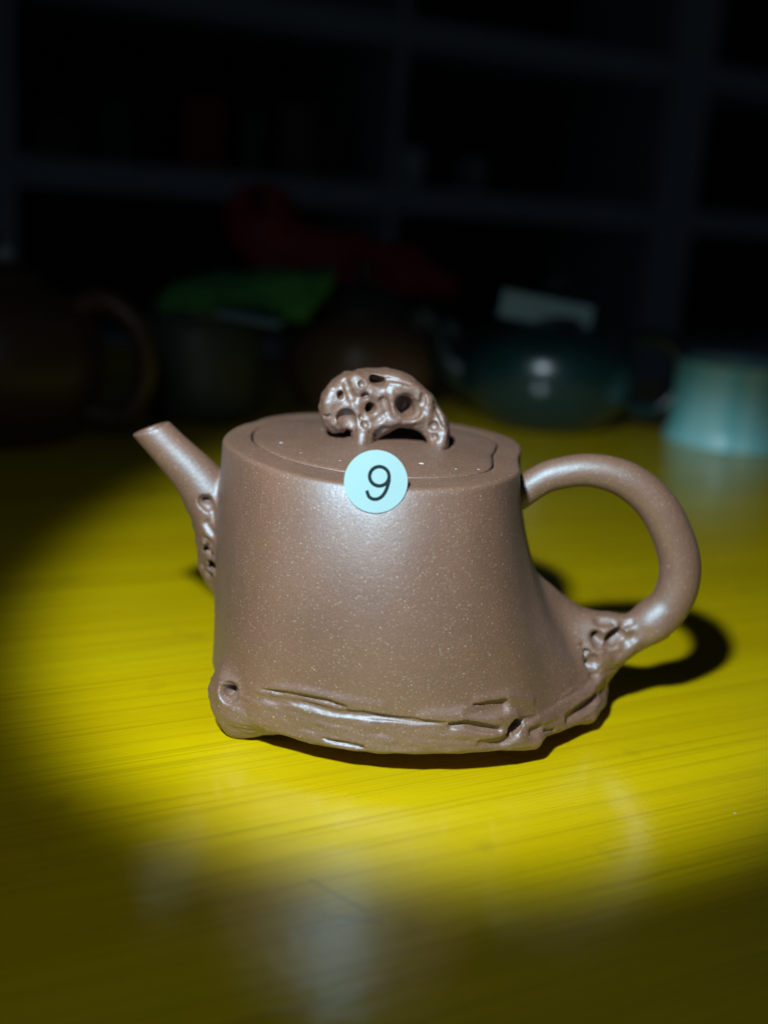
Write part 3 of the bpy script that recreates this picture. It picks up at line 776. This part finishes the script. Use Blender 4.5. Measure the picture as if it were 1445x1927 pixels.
# round brown teapot behind the knob
BR2 = plain('warm_brown_clay', (0.13, 0.075, 0.042), 0.35, 0.35, 25)
c = np.array(onz(668, 770, 0)); t = empty('teapot', tuple(c)); tag(t, 'round brown teapot with a dark domed lid behind the knob', 'teapot')
lathe('body', c, spl([(0.028, 0), (0.034, 0.003), (0.043, 0.018), (0.0445, 0.030), (0.040, 0.046), (0.028, 0.056)]), BR2, t)
DK = plain('near_black_clay', (0.025, 0.022, 0.028), 0.5, 0.2, 40)
ld = lathe('lid', c, spl([(0.029, 0.0562), (0.028, 0.060), (0.022, 0.068), (0.010, 0.0735), (0.001, 0.0745)]), DK, t)
lathe('knob', c, spl([(0.003, 0.074), (0.005, 0.078), (0.006, 0.082), (0.003, 0.086), (0.001, 0.0862)]), DK, ld)
strip('paper_strip', (735, 602), (858, 625), 0.0062, c[1] + 0.07, plain('pale_teal_card', (0.30, 0.44, 0.44), 0.6, 0.1, 80), 'narrow pale card between the brown and the teal teapots', 'card', 0.05)

# red cloth band with a loop
RED = plain('dark_red_cloth', (0.24, 0.008, 0.014), 0.5, 0.4, 30, 0.3)
ry = 0.56
rb = slab('red_cloth', [(432, 400), (448, 362), (480, 345), (520, 350), (548, 378), (552, 410), (590, 428), (680, 440), (740, 462), (790, 462), (812, 500), (862, 530), (858, 562), (760, 565), (660, 545), (560, 520), (480, 500), (442, 455)], ry, 0.06, RED, None, 3.0, hole=((497, 380), 7.0))
tag(rb, 'dark red cloth bundle trailing down behind the pots', 'cloth')
# small white ball at the left edge and the dark red box above it
WH = plain('white_porcelain', (0.55, 0.62, 0.62), 0.3, 0.05, 40)
pq = ony(8, 476, 0.47)
wb = empty('small_jar', (pq[0], 0.47, 0.0)); tag(wb, 'dark jar with a small white round knob at the left edge', 'jar')
lathe('body', np.array([pq[0], 0.47, 0.0]), spl([(0.020, 0), (0.026, 0.004), (0.028, 0.04), (0.024, pq[2] - 0.012), (0.010, pq[2] - 0.006)]), DK, wb)
lathe('knob', np.array([pq[0], 0.47, pq[2] - 0.0065]), spl([(0.002, 0.0), (0.0055, 0.002), (0.0065, 0.006), (0.0045, 0.0105), (0.0005, 0.012)]), WH, wb)

# ------------------------------------------------------------------ shelf unit far behind
SH = plain('grey_blue_painted_board', (0.26, 0.30, 0.35), 0.6, 0.12, 12)
BK = plain('shelf_back_dark', (0.012, 0.013, 0.016), 0.8, 0.2, 8)
sy0, ang = 1.25, math.radians(27)
bx_, by_ = np.array([math.cos(ang), math.sin(ang), 0]), np.array([-math.sin(ang), math.cos(ang), 0])
org = np.array([0.0, sy0, 0.0]); bz_ = np.array([0, 0, 1.0])
def onshelf(px, py):
    d = ray(px, py); t = ((org - CAM) @ by_) / (d @ by_); p = CAM + d * t - org
    return p @ bx_, p[2]
unit = empty('shelf_unit', tuple(org)); tag(unit, 'dim grey-blue shelf unit with small goods behind the table', 'shelf unit')
def sb(name, u0, u1, z0, z1, d0=0.0, d1=0.26, mat=SH, par=unit):
    return boxmesh(name, (u0, d0, z0), (u1, d1, z1), mat, par, 0.002, basis=[bx_, by_, bz_], origin=org)
uL, uR = -1.1, 1.1
zlow = onshelf(722, 372)[1]; zup = onshelf(722, 50)[1]; th_ = 0.034
u_mid = onshelf(752, 200)[0]; u_left = onshelf(2, 150)[0]; u_r = onshelf(1290, 250)[0]
for zz in (zlow, zup, 2 * zlow - zup):
    sb('shelf_board', uL, uR, zz - th_ / 2, zz + th_ / 2, 0.003)
for uu, wd in ((u_left, 0.03), (u_mid, 0.016), (u_r, 0.075)):
    sb('post', uu - wd / 2, uu + wd / 2, -0.5, 1.3, 0.0, 0.26)
sb('back_panel', uL, uR, -0.5, 1.3, 0.27, 0.28, BK)
def goods(name, px0, px1, pyt, mat, label, cat, dep=0.08, shelf=zlow):
    u0 = onshelf(px0, 300)[0]; u1 = onshelf(px1, 300)[0]; zt = onshelf((px0 + px1) / 2, pyt)[1]
    o = boxmesh(name, (u0, 0.04, shelf + th_ / 2 + 0.001), (u1, 0.04 + dep, zt), mat, None, 0.003, basis=[bx_, by_, bz_], origin=org)
    tag(o, label, cat)
    return o
goods('box', 366, 442, 176, plain('red_box_card', (0.22, 0.01, 0.012), 0.5, 0.2), 'upright dark red box on the shelf', 'box')
goods('box', 478, 522, 200, plain('grey_box_card', (0.06, 0.06, 0.055), 0.5, 0.2), 'narrow grey box on the shelf beside the red box', 'box')
goods('box', 545, 620, 190, plain('tan_box_card', (0.09, 0.075, 0.05), 0.5, 0.2), 'wide tan box on the shelf left of the middle post', 'box')
goods('box', 70, 170, 215, plain('dark_tan_card', (0.045, 0.038, 0.022), 0.6, 0.2), 'low brownish box at the left end of the shelf', 'box')
goods('box', 200, 268, 180, plain('charcoal_card', (0.03, 0.035, 0.035), 0.6, 0.2), 'charcoal box left of the red box on the shelf', 'box')
def pot_on_shelf(name, px_, r, h, mat, label, cat):
    u = onshelf(px_, 330)[0]; q = org + bx_ * u + by_ * 0.07 + bz_ * (zlow + th_ / 2 + 0.001)
    o = lathe(name, q, spl([(r * 0.6, 0), (r * 0.75, h * 0.06), (r, h * 0.5), (r * 0.85, h * 0.9), (r * 0.8, h)]), mat, None, 32); tag(o, label, cat)
pot_on_shelf('small_cup', 818, 0.018, 0.05, WH, 'small pale cup on the shelf just right of the middle post', 'cup')
pot_on_shelf('small_vase', 935, 0.024, 0.045, plain('grey_porcelain', (0.2, 0.24, 0.25), 0.4, 0.1), 'squat grey vase on the right part of the shelf', 'vase')
pot_on_shelf('small_vase', 660, 0.022, 0.07, plain('umber_porcelain', (0.07, 0.05, 0.04), 0.4, 0.1), 'umber vase on the shelf just left of the middle post', 'vase')
